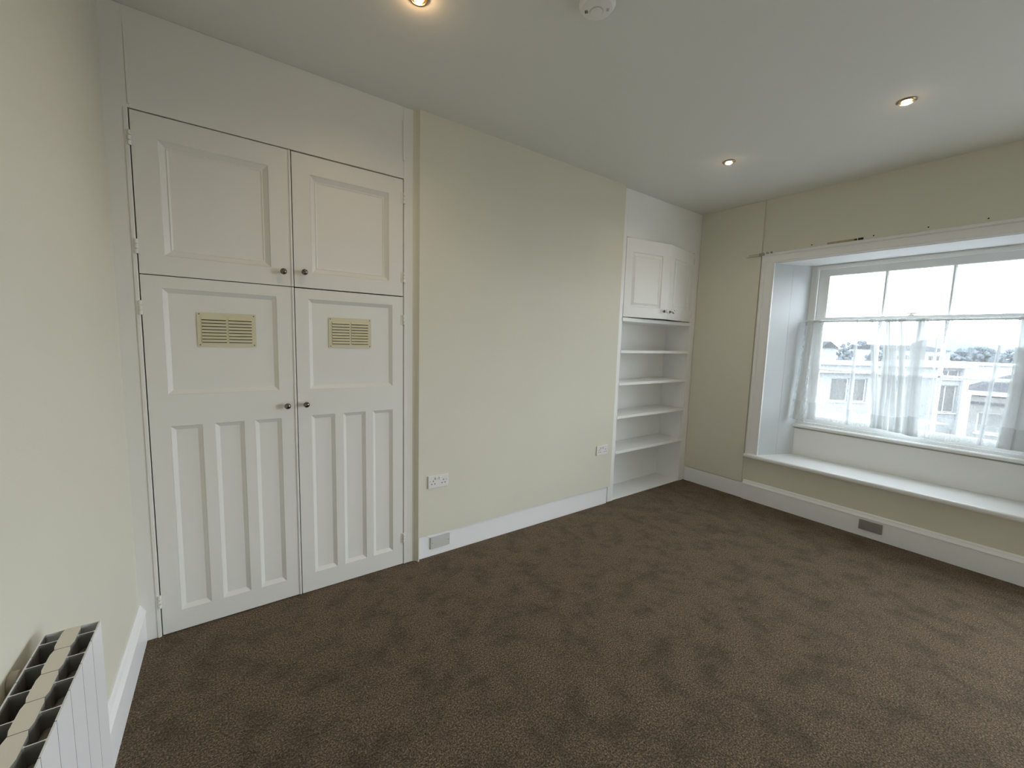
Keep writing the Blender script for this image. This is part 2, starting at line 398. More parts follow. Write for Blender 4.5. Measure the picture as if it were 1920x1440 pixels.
def lim(x, y): return max(x, 0.740+0.43*(y-0.002)+0.014)
def cloth_pt(s, z, off=0.0):
    """the single flat layer of voile with slight waves, creased under the rod"""
    v = (ZR0-z)/(ZR0-0.83)
    y = 0.330 + (0.003+0.006*v)*math.sin(s*38+0.8*math.sin(s*11)+0.5*v) + 0.004*math.sin(s*9+v*2.5)
    y += 0.0022*math.sin(s*420+3*math.sin(s*31))*max(0, 1-v*(4+3*math.sin(s*57)))**2
    for c0, a0, k0 in ((1.185, 0.006, 0.03), (1.10, 0.004, -0.02), (1.845, 0.005, 0.03), (1.93, 0.004, -0.05), (2.02, 0.006, -0.07), (2.14, 0.006, 0.05)):
        q_ = (s-c0-k0*v)/0.006; y += a0*(1-0.5*v)*math.exp(-q_*q_)
    e0 = max(0, 1-(s-S0c)/0.16)
    x = s-0.05*e0*v*v; y += -0.035*e0*v*v
    return (lim(x, y), y+off, z)
def cloth(fa, fb, nv, off):
    m_ = MB(); vs = []; fs = []
    for j in range(nv+1):
        for i in range(NS+1):
            s_ = S0c+(S1c-S0c)*i/NS; za, zb_ = fa(s_), fb(s_); vs.append(cloth_pt(s_, za+(zb_-za)*j/nv, off))
    for j in range(nv):
        for i in range(NS): a = j*(NS+1)+i; fs.append((a, a+1, a+NS+2, a+NS+1))
    return m_.add(vs, fs, True)
# gathered pleats: (left and right edge at the rod, left and right edge at the hem, folded layers, bow)
PLEATS = [(1.297, 1.312, 1.298, 1.330, 2, 0.004), (1.386, 1.404, 1.470, 1.512, 2, 0.006), (1.404, 1.426, 1.492, 1.520, 1, 0.010),
          (1.487, 1.520, 1.512, 1.560, 3, 0.004), (1.505, 1.532, 1.548, 1.592, 2, 0.010), (1.530, 1.556, 1.596, 1.648, 2, -0.006), (1.566, 1.612, 1.636, 1.672, 3, 0.008),
          (1.676, 1.712, 1.672, 1.716, 2, -0.012), (1.694, 1.756, 1.700, 1.776, 3, -0.010),
          (0.930, 0.990, 0.897, 0.950, 3, 0.006), (0.968, 1.040, 1.000, 1.075, 2, 0.004),
          (2.200, 2.262, 2.185, 2.262, 3, 0.010), (2.245, 2.362, 2.235, 2.372, 3, 0.006), (2.140, 2.146, 2.090, 2.120, 2, 0.0), (1.805, 1.811, 1.812, 1.826, 1, 0.0)]
def pleat(n_, fa, fb, nv, base_off):
    m_ = MB(); (a0, a1, b0, b1, L_, bow) = PLEATS[n_]
    if 1:
        for l_ in range(L_):
            vs = []; fs = []; nu = 12
            for j in range(nv+1):
                for i in range(nu+1):
                    u = i/nu
                    xm_ = (b0+b1)/2; za, zb_ = fa(xm_), fb(xm_); z = za+(zb_-za)*j/nv; v = (ZR0-z)/(ZR0-0.83)
                    e = v**0.8
                    xl = a0+(b0-a0)*e+bow*math.sin(PI*v)+0.003*math.sin(6*v+n_*2.1+l_); xr = a1+(b1-a1)*e+bow*math.sin(PI*v)+0.003*math.sin(5*v+n_*1.3+l_*2)
                    ins = l_*0.22*(1-0.4*v); uu = ins+(1-ins)*u if l_ % 2 else (1-ins)*u
                    x = xl+(xr-xl)*uu
                    d = 0.004+(0.006+0.012*min(1, v*1.5))*math.sin(PI*uu)*(1-0.25*l_)+0.0025*math.sin(uu*9+n_+2*v)*(0.3+v)
                    y = cloth_pt(x, z)[1]-d-0.0012*l_-base_off
                    vs.append((lim(x, y), y, z))
            for j in range(nv):
                for i in range(nu): a = j*(nu+1)+i; fs.append((a, a+1, a+nu+2, a+nu+1))
            m_.add(vs, fs, True)
    return m_
TOPZ = lambda s: ZR0
def build_cloth(m_, name, mt):
    o = m_.build(name, mt, cu)
    for md in list(o.modifiers): o.modifiers.remove(md)
    return o
build_cloth(cloth(TOPZ, hem_z, 30, 0.0), 'curtain_panel', M['veil'])
for n_ in range(len(PLEATS)):
    pc = build_cloth(pleat(n_, TOPZ, hem_z, 26, 0.0), 'pleat', M['pleat'])
    ph_ = build_cloth(pleat(n_, seam_z, hem_z, 6, 0.0015), 'pleat_hem', M['hem']); ph_.parent = pc
build_cloth(cloth(seam_z, hem_z, 6, -0.0022), 'curtain_hem', M['hem'])
build_cloth(cloth(lambda s: seam_z(s)+0.002, lambda s: seam_z(s)-0.0015, 1, -0.0035), 'hem_stitching', M['stitch'])
# sleeve round the rod
m_ = MB(); vs = []; fs = []
for i in range(0, NS+1, 2):
    s = S0c+(S1c-S0c)*i/NS
    g_ = sum(1.0 for p in PLEATS if p[0]-0.01 < s < p[1]+0.01)
    rr = 0.0095+0.0018*math.sin(s*300)*min(1, g_)+0.0012*min(2, g_)
    for k in range(8):
        t = 2*PI*k/8; vs.append((s, 0.33+rr*math.cos(t), 1.749+rr*1.1*math.sin(t)))
n_ = len(vs)//8
for i in range(n_-1):
    for k in range(8): k2 = (k+1) % 8; fs.append((i*8+k, i*8+k2, (i+1)*8+k2, (i+1)*8+k))
m_.add(vs, fs, True); build_cloth(m_, 'rod_sleeve', veil_mat('white_voile_sleeve', 0.6))

# ------------------------------------------------------------------ built-in cupboard (four panelled doors)
cb = thing('built_in_cupboard', 'tall white floor-to-ceiling built-in cupboard with four panelled doors and cream vents', 'cupboard', (0.352, 0, 0))
DX = -0.352
DXL, DXM, DXR = -0.258+DX, 0.363+DX, 0.963+DX
ZS, ZT = 1.747, 2.440
mb = MB()
mb.box(XL-0.02+DX, DXL-0.004, 0, 0.045, 0.001, H-0.001).box(DXR+0.004, 1.026+DX, 0, 0.045, 0.001, H-0.001)
mb.build('frame', M['door'], cb, bevel=0.002)
mb = MB(); mb.box(DXL-0.004, DXR+0.004, 0.0015, 0.045, ZT+0.006, H-0.001)
mb.build('header_panel', M['door'], cb)
# beads round the opening and on the header joints
mb = MB()
mb.box(DXL-0.019, DXL-0.006, -0.004, 0.0, 0.001, ZT+0.004)
mb.build('bead', M['door'], cb, bevel=0.0018)
mb = MB().box(DXR+0.006, DXR+0.014, -0.003, 0.0, 0.001, ZT+0.002); mb.build('bead', M['door'], cb, bevel=0.0014)
mb = MB().box(DXR+0.000, DXR+0.010, -0.005, 0.002, 2.545, 2.775); mb.build('bead', M['door'], cb, bevel=0.0014)
mb = MB().box(DXL-0.003, DXL+0.004, -0.003, 0.002, 2.46, 2.775); mb.build('bead', M['door'], cb, bevel=0.0014)
mb = MB(); mb.box(XL+0.02+DX, XL+0.04+DX, 0.05, 0.53, 0.001, H-0.01).box(0.985+DX, 1.005+DX, 0.05, 0.53, 0.001, H-0.01).box(XL+0.02+DX, 1.005+DX, 0.53, 0.54, 0.001, H-0.01)
mb.build('carcass', M['dark'], cb)

def knob(parent, x, z, y=-0.0, s=1.0):
    mb = MB(); mb.lathe([(0.008, 0.0), (0.008, 0.006), (0.006, 0.010), (0.006, 0.018), (0.010, 0.021), (0.0148, 0.027), (0.0160, 0.033), (0.0145, 0.039), (0.009, 0.0435), (0.003, 0.0445)], (x, y, z), 'y', 20, -s)
    return mb.build('knob', M['knob'], parent)
def hinge(parent, x, z, sg, h=0.064):
    mb = MB()
    for k in range(3):
        zc = z-h/2+h*k/3
        mb.lathe([(0.0062, 0.0), (0.0072, 0.002), (0.0072, h/3-0.004), (0.0062, h/3-0.002)], (x, -0.006, zc), 'z', 10)
    mb.box(x, x+sg*0.017, -0.0028, 0.0, z-h/2, z+h/2)
    mb.box(x, x-sg*0.012, -0.0050, 0.0, z-h/2, z+h/2)
    return mb.build('hinge', M['door'], parent)

def panelled_door(name, parent, rect, panels, band, depth, hx, hsg, hzs, kn, material, astragal=None, t=0.030):
    x0, x1, z0, z1 = rect
    mb = MB(); grid_ring(mb, rect, panels, 0.0, t)
    d = mb.build(name, material, parent, bevel=0.0015)
    for (a, b, c, e) in panels:
        m_ = MB(); o = (a, b, c, e)
        if band > 0.025:      # broad moulding: quirk, slope, small inner bead
            s1 = (a+0.004, b-0.004, c+0.004, e-0.004); s2 = (a+band*0.68, b-band*0.68, c+band*0.68, e-band*0.68)
            s3 = (a+band*0.78, b-band*0.78, c+band*0.78, e-band*0.78); s4 = (a+band, b-band, c+band, e-band)
            m_.ring(o, s1, 0.0, 0.004).ring(s1, s2, 0.004, depth).ring(s2, s3, depth, depth-0.003).ring(s3, s4, depth-0.003, depth+0.001)
            i = s4; yb_ = depth+0.001
        else:
            s1 = (a+0.003, b-0.003, c+0.003, e-0.003); s2 = (a+band, b-band, c+band, e-band)
            m_.ring(o, s1, 0.0, 0.0025).ring(s1, s2, 0.0025, depth); i = s2; yb_ = depth
        m_.add([(i[0], yb_, i[2]), (i[1], yb_, i[2]), (i[1], yb_, i[3]), (i[0], yb_, i[3])], [(0, 1, 2, 3)])
        q = m_.build('door_panel', material, d)
    for hz in hzs: hinge(d, hx, hz, hsg)
    if kn: knob(d, *kn)
    if astragal:
        m_ = MB().box(astragal[0], astragal[1], -0.005, 0.0, z0, z1); m_.build('edge_bead', material, d, bevel=0.0022)
    return d
G = 0.002
UL = panelled_door('door', cb, (DXL, DXM-0.004, ZS+G, ZT), [(-0.168+DX, 0.256+DX, 1.838, 2.339)], 0.034, 0.019, DXL-0.004, 1, (2.322, 1.866), (0.309+DX, 1.819), M['door'], (DXM-0.015, DXM-0.005))
UR = panelled_door('door', cb, (DXM, DXR, ZS+G, ZT-0.002), [(0.450+DX, 0.875+DX, 1.832, 2.341)], 0.034, 0.019, DXR+0.004, -1, (2.330, 1.863), (0.409+DX, 1.827), M['door'])
pl = lambda xs_, z0, z1: [(a+DX, b+DX, z0, z1) for a, b in xs_]
LLd = panelled_door('door', cb, (DXL, DXM-0.004, 0.006, ZS-G), pl([(-0.184, 0.275)], 1.197, 1.690)+pl([(-0.182, -0.061), (-0.010, 0.112), (0.161, 0.282)], 0.112, 1.042), 0.019, 0.0145, DXL-0.004, 1, (1.597, 0.184), (0.310+DX, 1.110), M['door'], (DXM-0.015, DXM-0.005))
LRd = panelled_door('door', cb, (DXM, DXR, 0.004, ZS-G-0.002), pl([(0.428, 0.895)], 1.194, 1.689)+pl([(0.431, 0.555), (0.600, 0.7285), (0.772, 0.896)], 0.114, 1.044), 0.019, 0.0145, DXR+0.004, -1, (1.603, 0.184), (0.402+DX, 1.112), M['door'])
for d, (a, b), (c, e) in ((LLd, (-0.062, 0.180), (1.424, 1.590)), (LRd, (0.532, 0.769), (1.426, 1.597))):
    a += DX; b += DX; y = 0.0140
    m_ = MB(); mid = (a+b)/2; rows = 8; zz0, zz1 = c+0.018, e-0.024
    holes = []; step = (zz1-zz0)/rows
    cols = ((a+0.018, mid-0.005), (mid+0.005, b-0.018))
    for xa, xb in cols:
        for k in range(rows): holes.append((xa, xb, zz0+k*step+0.0015, zz0+(k+1)*step-0.0015))
    grid_ring(m_, (a, b, c, e), holes, y-0.0045, y-0.0005)
    m_.build('vent_grille', M['vent'], d, label='cream plastic louvred vent grille')
    MB().box(a+0.004, b-0.004, y-0.0008, y-0.0003, c+0.004, e-0.004).build('vent_backing', M['dark'], d)
    for xa, xb in cols:
        for k in range(rows):
            z_ = zz0+k*step
            l_ = MB(); l_.prism([(y-0.0110, z_+0.0062), (y-0.0092, z_+0.0048), (y-0.0035, z_+step-0.003), (y-0.0035, z_+step), (y-0.0055, z_+step)], xa, xb, 0)
            l_.build('louvre', M['vent'], d)
    for sx in (a+0.009, b-0.009):
        for sz in (c+0.009, e-0.009):
            MB().lathe([(0.003, 0), (0.0028, 0.0012), (0.001, 0.0015)], (sx, y-0.0045, sz), 'y', 8, -1).build('screw', M['screw'], d)

# ------------------------------------------------------------------ alcove shelf unit
SU = 3.58
su = thing('alcove_shelf_unit', 'white built-in alcove unit with open shelves below two small ajar doors', 'shelf unit', (SU, 0, 0))
AX0, AX1 = 3.032-SU, 4.118-SU
mb = MB()
mb.box(2.956-SU, AX0, 0.0, 0.022, 0.001, H-0.001)
mb.box(AX1, LW-0.001-SU, 0.0, 0.022, 0.001, H-0.001)
mb.build('frame', M['unit'], su, bevel=0.002)
MB().box(AX0, AX1, 0.0005, 0.022, 2.446, H-0.001).build('header_panel', M['unit'], su)
mb = MB()
mb.box(AX0-0.018, AX0, 0.022, 0.285, 0.001, 2.50).box(AX1, AX1+0.018, 0.022, 0.285, 0.001, 2.50).box(AX0-0.018, AX1+0.018, 0.285, 0.297, 0.001, 2.50)
mb.build('carcass', M['unit'], su)
MB().box(AX0, AX1, 0.004, 0.285, 0.001, 0.012).build('base_board', M['unit'], su, bevel=0.002)
MB().box(AX0-0.006, AX1+0.006, -0.010, 0.285, 1.696, 1.732).build('shelf', M['unit'], su, bevel=0.004)
for z in (1.431, 1.131, 0.816, 0.478):
    MB().box(AX0+0.0005, AX1-0.0005, -0.004, 0.284, z-0.026, z).build('shelf', M['unit'], su, bevel=0.002)
# two ajar doors: child origin at the hinge, swung about 9.7 degrees
W_ = 0.549; ANG = math.radians(9.6)
def ajar(hx, sg):
    x0, x1 = (0, W_) if sg > 0 else (-W_, 0)
    pa, pb = (0.084, W_-0.100) if sg > 0 else (-W_+0.100, -0.084); k_ = 1.0 if sg > 0 else 0.35
    mb = MB(); grid_ring(mb, (x0, x1, 1.738, 2.441), [(pa, pb, 1.838, 2.322)], 0.0, 0.022)
    d = mb.build('door', M['unit'], su, bevel=0.0025)
    d.location = (hx, -0.001, 0); d.rotation_euler = (0, 0, -ANG*sg)
    m_ = MB(); o = (pa, pb, 1.838, 2.322); bd = 0.034
    sh = lambda k: (pa+k, pb-k, 1.838+k, 2.322-k)
    m_.ring(o, sh(0.003), 0, 0.008*k_).ring(sh(0.003), sh(0.010), 0.008*k_, 0.010*k_).ring(sh(0.010), sh(bd), 0.010*k_, -0.001).ring(sh(bd), sh(bd+0.004), -0.001, 0.0015)
    i = sh(bd+0.004); m_.add([(i[0], 0.0015, i[2]), (i[1], 0.0015, i[2]), (i[1], 0.0015, i[3]), (i[0], 0.0015, i[3])], [(0, 1, 2, 3)])
    m_.build('door_panel', M['unit'], d)
    for hz in (2.365, 1.825):
        h_ = MB(); h_.lathe([(0.005, 0), (0.005, 0.05)], (-0.002*sg, -0.003, hz-0.025), 'z', 10); h_.build('hinge', M['unit'], d)
    return d
dl = ajar(AX0+0.003, 1); dr = ajar(AX1-0.003+0.004, -1)
def small_knob(d, x, z, ball):
    MB().lathe([(0.013, 0), (0.013, 0.003), (0.006, 0.006), (0.005, 0.020)], (x, 0, z), 'y', 16, -1).build('knob_rose', M['knob'], d)
    MB().lathe([(0.007, 0.022), (0.016, 0.027), (0.019, 0.035), (0.016, 0.043), (0.009, 0.048), (0.002, 0.0485)], (x, 0, z), 'y', 18, -1).build('knob', ball, d)
small_knob(dl, W_-0.045, 1.812, M['porcelain']); small_knob(dr, -W_+0.045, 1.812, M['chrome'])

# ------------------------------------------------------------------ sockets and plates
def plate(root, w, h, t, m, y=0.0):
    return MB().box(-w/2, w/2, y-t, y, -h/2, h/2).build('faceplate', m, root, bevel=0.0035, seg=3)
def socket(loc, label):
    r = thing('double_socket', label, 'socket', loc, group=None)
    plate(r, 0.147, 0.087, 0.010, M['socket'])
    for sx in (-0.038, 0.038):
        for dx, dz, w, h in ((0, 0.000, 0.0045, 0.0095), (-0.011, -0.020, 0.008, 0.005), (0.011, -0.020, 0.008, 0.005)):
            MB().box(sx+dx-w/2, sx+dx+w/2, -0.0106, -0.0100, dz-h/2+0.006, dz+h/2+0.006).build('pin_hole', M['dark'], r)
    for sx in (-0.0145, 0.0145):
        m_ = MB(); m_.prism([(-0.010, 0.030), (-0.0135, 0.029), (-0.0115, 0.014), (-0.010, 0.013)], sx-0.008, sx+0.008, 0); m_.build('rocker_switch', M['plastic'], r)
        MB().box(sx-0.0115, sx-0.0095, -0.0108, -0.0100, 0.013, 0.030).build('switch_gap', M['dark'], r)
    for sx in (-0.060, 0.060): MB().lathe([(0.0028, 0), (0.0025, 0.0008)], (sx, -0.010, 0.006), 'y', 8, -1).build('screw', M['screw'], r)
    return r
socket((1.196, -0.030, 0.537), 'white double wall socket near the cupboard, above the blank plate')
socket((2.812, -0.030, 0.532), 'white double wall socket beside the alcove shelf unit')
r = thing('blank_plate', 'pale grey blank plate with two screws on the back skirting', 'blank plate', (1.225, -0.010, 0.096))
plate(r, 0.146, 0.082, 0.011, M['greyplate'])
for sx in (-0.060, 0.060): MB().lathe([(0.003, 0), (0.0025, 0.001)], (sx, -0.011, 0.0), 'y', 8, -1).build('screw', M['screw'], r)
r = thing('blank_plate', 'dull grey blank plate on the skirting below the window seat', 'blank plate', (LW-0.022, -1.632, 0.097), -PI/2)
plate(r, 0.147, 0.080, 0.008, M['metalplate'])
for sx in (-0.060, 0.060): MB().lathe([(0.003, 0), (0.0025, 0.001)], (sx, -0.008, 0.0), 'y', 8, -1).build('screw', M['screw'], r)

# ------------------------------------------------------------------ leftovers of a curtain track above the window
r = thing('curtain_rail_end', 'broken cream curtain rail end sticking out past the top left corner of the window', 'curtain rail', (LW-0.016, -0.49, 2.352), -PI/2)
MB().box(0.0, 0.245, -0.010, -0.005, -0.006, -0.003).build('rail', M['rail'], r)
MB().box(0.02, 0.13, -0.010, -0.005, 0.012, 0.0145).build('rail', M['rail'], r)
MB().box(0.115, 0.165, -0.018, 0.0, -0.006, 0.020).build('bracket', M['rail'], r, bevel=0.003)
for k in range(5):
    xk = 0.170+k*0.017
    MB().box(xk, xk+0.010, -0.034, -0.014, 0.003, 0.020).build('glider', M['rail'] if k % 2 else M['plastic'], r, bevel=0.002)
MB().box(0.168, 0.256, -0.013, 0.016, 0.000, 0.004).build('rail', M['rail'], r)
r = thing('bare_patch', 'strip of bare brown plaster just above the window architrave', 'plaster patch', (LW, -1.129, 2.370), -PI/2)
MB().box(0.0, 0.20, -0.003, 0.0, 0.0, 0.018).build('plaster_strip', M['beige'], r)
MB().box(0.182, 0.202, -0.005, -0.003, 0.004, 0.014).build('hole', M['dark'], r)
MB().box(0.207, 0.240, -0.004, 0.0, 0.002, 0.018).build('hole', M['dark'], r)
for s_, z_, lb in ((1.016, 2.388, 'small dark screw hole left of the bare plaster strip above the window'), (1.431, 2.390, 'small dark screw hole right of the bare plaster strip above the window'),
               (1.738, 2.394, 'small dark screw hole above the middle of the window'), (2.026, 2.394, 'rightmost small dark screw hole above the window')):
    o = MB().lathe([(0.005, 0), (0.0045, 0.002), (0.001, 0.0022)], (0, 0, 0), 'y', 10, -1).build('screw_hole', M['dark'])
    o.location = (LW, -s_, z_); o.rotation_euler = (0, 0, -PI/2); o['label'] = lb; o['category'] = 'screw hole'; o['group'] = 'screw holes above the window'

# ------------------------------------------------------------------ ceiling fittings
def downlight(x, y, label, lens, power, col, glow=0.05):
    r = thing('downlight', label, 'ceiling light', (x, y, H), group='recessed downlights')
    MB().lathe([(0.043, 0.0), (0.043, 0.004), (0.038, 0.009), (0.031, 0.008), (0.029, 0.002), (0.029, 0.0005)], (0, 0, 0), 'z', 32, -1).build('bezel', M['bronze'], r)
    MB().lathe([(0.0285, 0.0008), (0.0255, 0.004), (0.020, 0.0045), (0.018, 0.0008)], (0, 0, 0), 'z', 28, -1).build('reflector', M['gold'], r)
    MB().lathe([(0.0195, 0.001), (0.019, 0.010), (0.015, 0.015), (0.007, 0.018), (0.002, 0.0185)], (0, 0, 0), 'z', 24, -1).build('lens', lens, r)
    gl = bpy.data.lights.new('downlight_glow', 'POINT'); gl.energy = glow; gl.color = (1.0, 0.62, 0.30); gl.shadow_soft_size = 0.012
    go = bpy.data.objects.new('glow', gl); COL.objects.link(go); go.parent = r; go.location = (0, 0, -0.034)
    ld = bpy.data.lights.new('downlight_lamp', 'SPOT'); ld.energy = power; ld.color = col; ld.spot_size = math.radians(160); ld.spot_blend = 1.0; ld.shadow_soft_size = 0.026
    lo = bpy.data.objects.new('lamp', ld); COL.objects.link(lo); lo.parent = r; lo.location = (0, 0, -0.05)
WARM = (1.0, 0.74, 0.46); NEUT = (1.0, 0.88, 0.70)
downlight(0.721, -0.800, 'warm glowing recessed downlight in the ceiling in front of the cupboard', M['bulb'], SPOT_W, WARM, 0.35)
downlight(3.147, -0.812, 'recessed downlight in the ceiling in front of the alcove shelf unit', M['bulbcool'], SPOT_W*0.9, NEUT)
downlight(3.117, -1.790, 'recessed downlight in the ceiling nearest the window', M['bulbcool'], SPOT_W*0.45, NEUT)
r = thing('smoke_alarm', 'round white smoke alarm on the ceiling', 'smoke alarm', (1.289, -1.232, H)); r.scale = (1.27, 1.27, 1.0)
MB().lathe([(0.054, 0.0), (0.054, 0.012), (0.050, 0.014), (0.050, 0.017), (0.056, 0.019), (0.0565, 0.026), (0.050, 0.036), (0.044, 0.040), (0.002, 0.041)], (0, 0, 0), 'z', 40, -1).build('housing', M['plastic'], r)
MB().lathe([(0.0195, 0.0405), (0.0195, 0.0440), (0.0175, 0.0450), (0.001, 0.0455)], (0.004, 0.006, 0), 'z', 28, -1).build('test_button', M['plastic'], r)
MB().lathe([(0.0215, 0.0403), (0.0212, 0.0416), (0.0200, 0.0416)], (0.004, 0.006, 0), 'z', 28, -1).build('button_groove', M['greyplate'], r)
for a, n_s in ((2.25, 2), (5.6, 2)):
    for k in range(n_s):
        m_ = MB().box(-0.005, 0.005, -0.0012, 0.0012, -0.0440, -0.0395)
        o = m_.build('sounder_slot', M['dark'] if a < 3 else M['greyplate'], r)
        rr = 0.031+0.005*k; o.location = (rr*math.cos(a), rr*math.sin(a), 0.001); o.rotation_euler = (0, 0, a+PI/2)

# ------------------------------------------------------------------ radiator on the left wall
# local frame of the left wall: x = distance from the corner, y = out into the room
ra = thing('electric_radiator', 'white aluminium sectional radiator on the left wall', 'radiator', (0, 0, 0), LFT[1])
ra.location = (XL-TILT*1.18, -1.185, 0.215)
ZR = 0.582; PITCH_R = 0.0785
Yb, Yf = 0.024, 0.118          # back and front faces, distance from the wall
yc0, yc1 = 0.057, 0.086        # central block
def section(x0, x1, first=False):
    m_ = MB(); g = 0.0008; xm = (x0+x1)/2; a, b = x0+g, x1-g; tw = 0.0012
    m_.box(a, b, Yf-0.003, Yf, 0, ZR).box(a, b, Yb, Yb+0.003, 0, ZR)
    c = 0.0035
    # web with flared roots
    for (p0, p1) in ((yc1, Yf-0.003), (Yb+0.003, yc0)):
        lo_, hi_ = (p0, p1)
        m_.prism([(xm-tw-(c if lo_ == yc1 else 0.001), lo_), (xm+tw+(c if lo_ == yc1 else 0.001), lo_), (xm+tw, lo_+0.004), (xm+tw, hi_-0.004), (xm+tw+(0.001 if lo_ == yc1 else c), hi_), (xm-tw-(0.001 if lo_ == yc1 else c), hi_), (xm-tw, hi_-0.004), (xm-tw, lo_+0.004)], 0, ZR, 2)
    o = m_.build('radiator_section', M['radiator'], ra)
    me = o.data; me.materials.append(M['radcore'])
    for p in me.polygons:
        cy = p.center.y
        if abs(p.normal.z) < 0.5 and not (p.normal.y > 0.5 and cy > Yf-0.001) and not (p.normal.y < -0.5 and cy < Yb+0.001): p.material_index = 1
    # warm white capped core
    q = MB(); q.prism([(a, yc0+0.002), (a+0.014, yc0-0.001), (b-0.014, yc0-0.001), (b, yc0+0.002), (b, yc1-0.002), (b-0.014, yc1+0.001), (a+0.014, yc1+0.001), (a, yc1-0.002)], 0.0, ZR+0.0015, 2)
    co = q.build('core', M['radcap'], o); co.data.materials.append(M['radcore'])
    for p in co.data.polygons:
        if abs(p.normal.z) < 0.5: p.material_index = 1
NSEC = 12
for k in range(NSEC): section(k*PITCH_R, (k+1)*PITCH_R)
MB().box(-0.0022, 0.0004, Yb, Yf, 0, ZR).build('end_plate', M['radiator'], ra, bevel=0.0008)
m_ = MB(); tube(m_, [(0.004, 0.100, ZR-0.052), (NSEC*PITCH_R-0.004, 0.100, ZR-0.052)], 0.017, 14); m_.build('manifold', M['radin'], ra)
m_ = MB(); tube(m_, [(0.002, 0.100, 0.06), (NSEC*PITCH_R-0.004, 0.100, 0.06)], 0.017, 14); m_.build('manifold', M['radin'], ra)
for bx in (0.105, 0.740):
    MB().lathe([(0.022, 0.0005), (0.022, 0.014), (0.012, 0.016), (0.012, Yb-0.001)], (bx, 0, ZR-0.030), 'y', 18).build('wall_bracket', M['radin'], ra)

# ------------------------------------------------------------------ outside the window
HX, HY = math.sin(YAW), math.cos(YAW)
M['render'] = mat('pale_render', (0.19, 0.195, 0.20), 0.9, var=0.06, noise=1.5)
M['render2'] = mat('white_render', (0.30, 0.31, 0.32), 0.9, var=0.05, noise=1)
M['slate'] = mat('grey_slate', (0.030, 0.031, 0.036), 0.9, spec=0.1, var=0.2, noise=4)
M['outglass'] = mat('dark_window', (0.085, 0.085, 0.083), 0.5, spec=0.2)
M['ochre'] = mat('weathered_panel', (0.10, 0.098, 0.092), 0.9, var=0.1, noise=2)
M['leaf'] = mat('hazy_foliage', (0.075, 0.088, 0.10), 0.95, spec=0.1, var=0.2, noise=6)  # distance haze is put into the leaf colour, paler and bluer
M['ground'] = mat('grey_yard', (0.085, 0.085, 0.09), 0.95, var=0.2, noise=0.5)
M['bark'] = mat('bark', (0.14, 0.13, 0.12), 0.9)
def far_frame(name, d, lab, cat, u=0.0, z=0.0, twist=0.0):
    """an outdoor thing whose local x runs across the view; placed in world metres"""
    x = HX*d+math.cos(YAW)*u; y = -2.5143+HY*d-math.sin(YAW)*u
    o = thing(name, lab, cat, (x, y, z), -YAW+twist)
    return o
def facade(root, rect, wins, m, depth=8, t=0.25):
    mb = MB(); grid_ring(mb, rect, [w[:4] for w in wins], 0, t); mb.build('front_wall', m, root)
    x0, x1, z0, z1 = rect
    MB().box(x0, x0+t, t, depth, z0, z1).box(x1-t, x1, t, depth, z0, z1).box(x0, x1, depth-t, depth, z0, z1).box(x0, x1, t, depth, z1-0.1, z1-0.01).build('side_wall', m, root)
    for (a, b, c, e, nm) in wins:
        f = MB(); grid_ring(f, (a, b, c, e), [(a+0.07+(b-a-0.07)*i/nm, a+(b-a-0.07)*(i+1)/nm, c+0.07, e-0.07) for i in range(nm)], t*0.5, t*0.5+0.06)
        fo = f.build('window', M['render2'], root)
        MB().box(a+0.03, b-0.03, t*0.5+0.02, t*0.5+0.03, c+0.03, e-0.03).build('pane', M['outglass'], fo)
        MB().box(a-0.05, b+0.05, -0.08, t*0.5, c-0.08, c).build('sill', M['render2'], root)
GZ = -6.5
struct(MB().box(LW+0.6, 400, -260, 260, GZ-0.5, GZ), 'ground', M['ground'])
# d=28 m: pixel x -> u = (px-960)/776*28 ; pixel y -> z = 1.5-(py-653)/776*28
U = lambda px, d=28: (px-960)/776*d
Zp = lambda py, d=28: 1.5-(py-654)/776*d
h1 = far_frame('neighbour_house', 28, 'pale flat-roofed house with white parapet seen through the net curtain', 'house', U(1660), GZ)
u0_ = U(1660)
w_ = lambda a, b, c, e, n: (U(a)-u0_, U(b)-u0_, Zp(e)-GZ, Zp(c)-GZ, n)
facade(h1, (U(1505)-u0_, U(1820)-u0_, 0, Zp(680)-GZ), [w_(1560, 1594, 708, 752, 1), w_(1604, 1628, 708, 752, 1), w_(1655, 1690, 708, 752, 1), w_(1758, 1799, 716, 768, 2), w_(1760, 1800, 687, 704, 2),
       w_(1560, 1594, 790, 835, 1), w_(1655, 1690, 790, 835, 1), w_(1758, 1799, 800, 850, 2)], M['render'], 6)
MB().box(U(1500)-u0_, U(1824)-u0_, -0.25, 0.35, Zp(683)-GZ, Zp(675)-GZ).build('parapet', M['render2'], h1)
MB().box(U(1500)-u0_, U(1758)-u0_, -0.35, 0.0, Zp(698)-GZ, Zp(694)-GZ).build('ledge', M['render2'], h1)
MB().box(U(1802)-u0_, U(1822)-u0_, -0.18, 0.0, 0, Zp(683)-GZ).build('corner_pier', M['render2'], h1)
MB().box(U(1500)-u0_, U(1700)-u0_, -3.2, 0.0, 0, Zp(775)-GZ).build('lower_bay', M['render2'], h1)
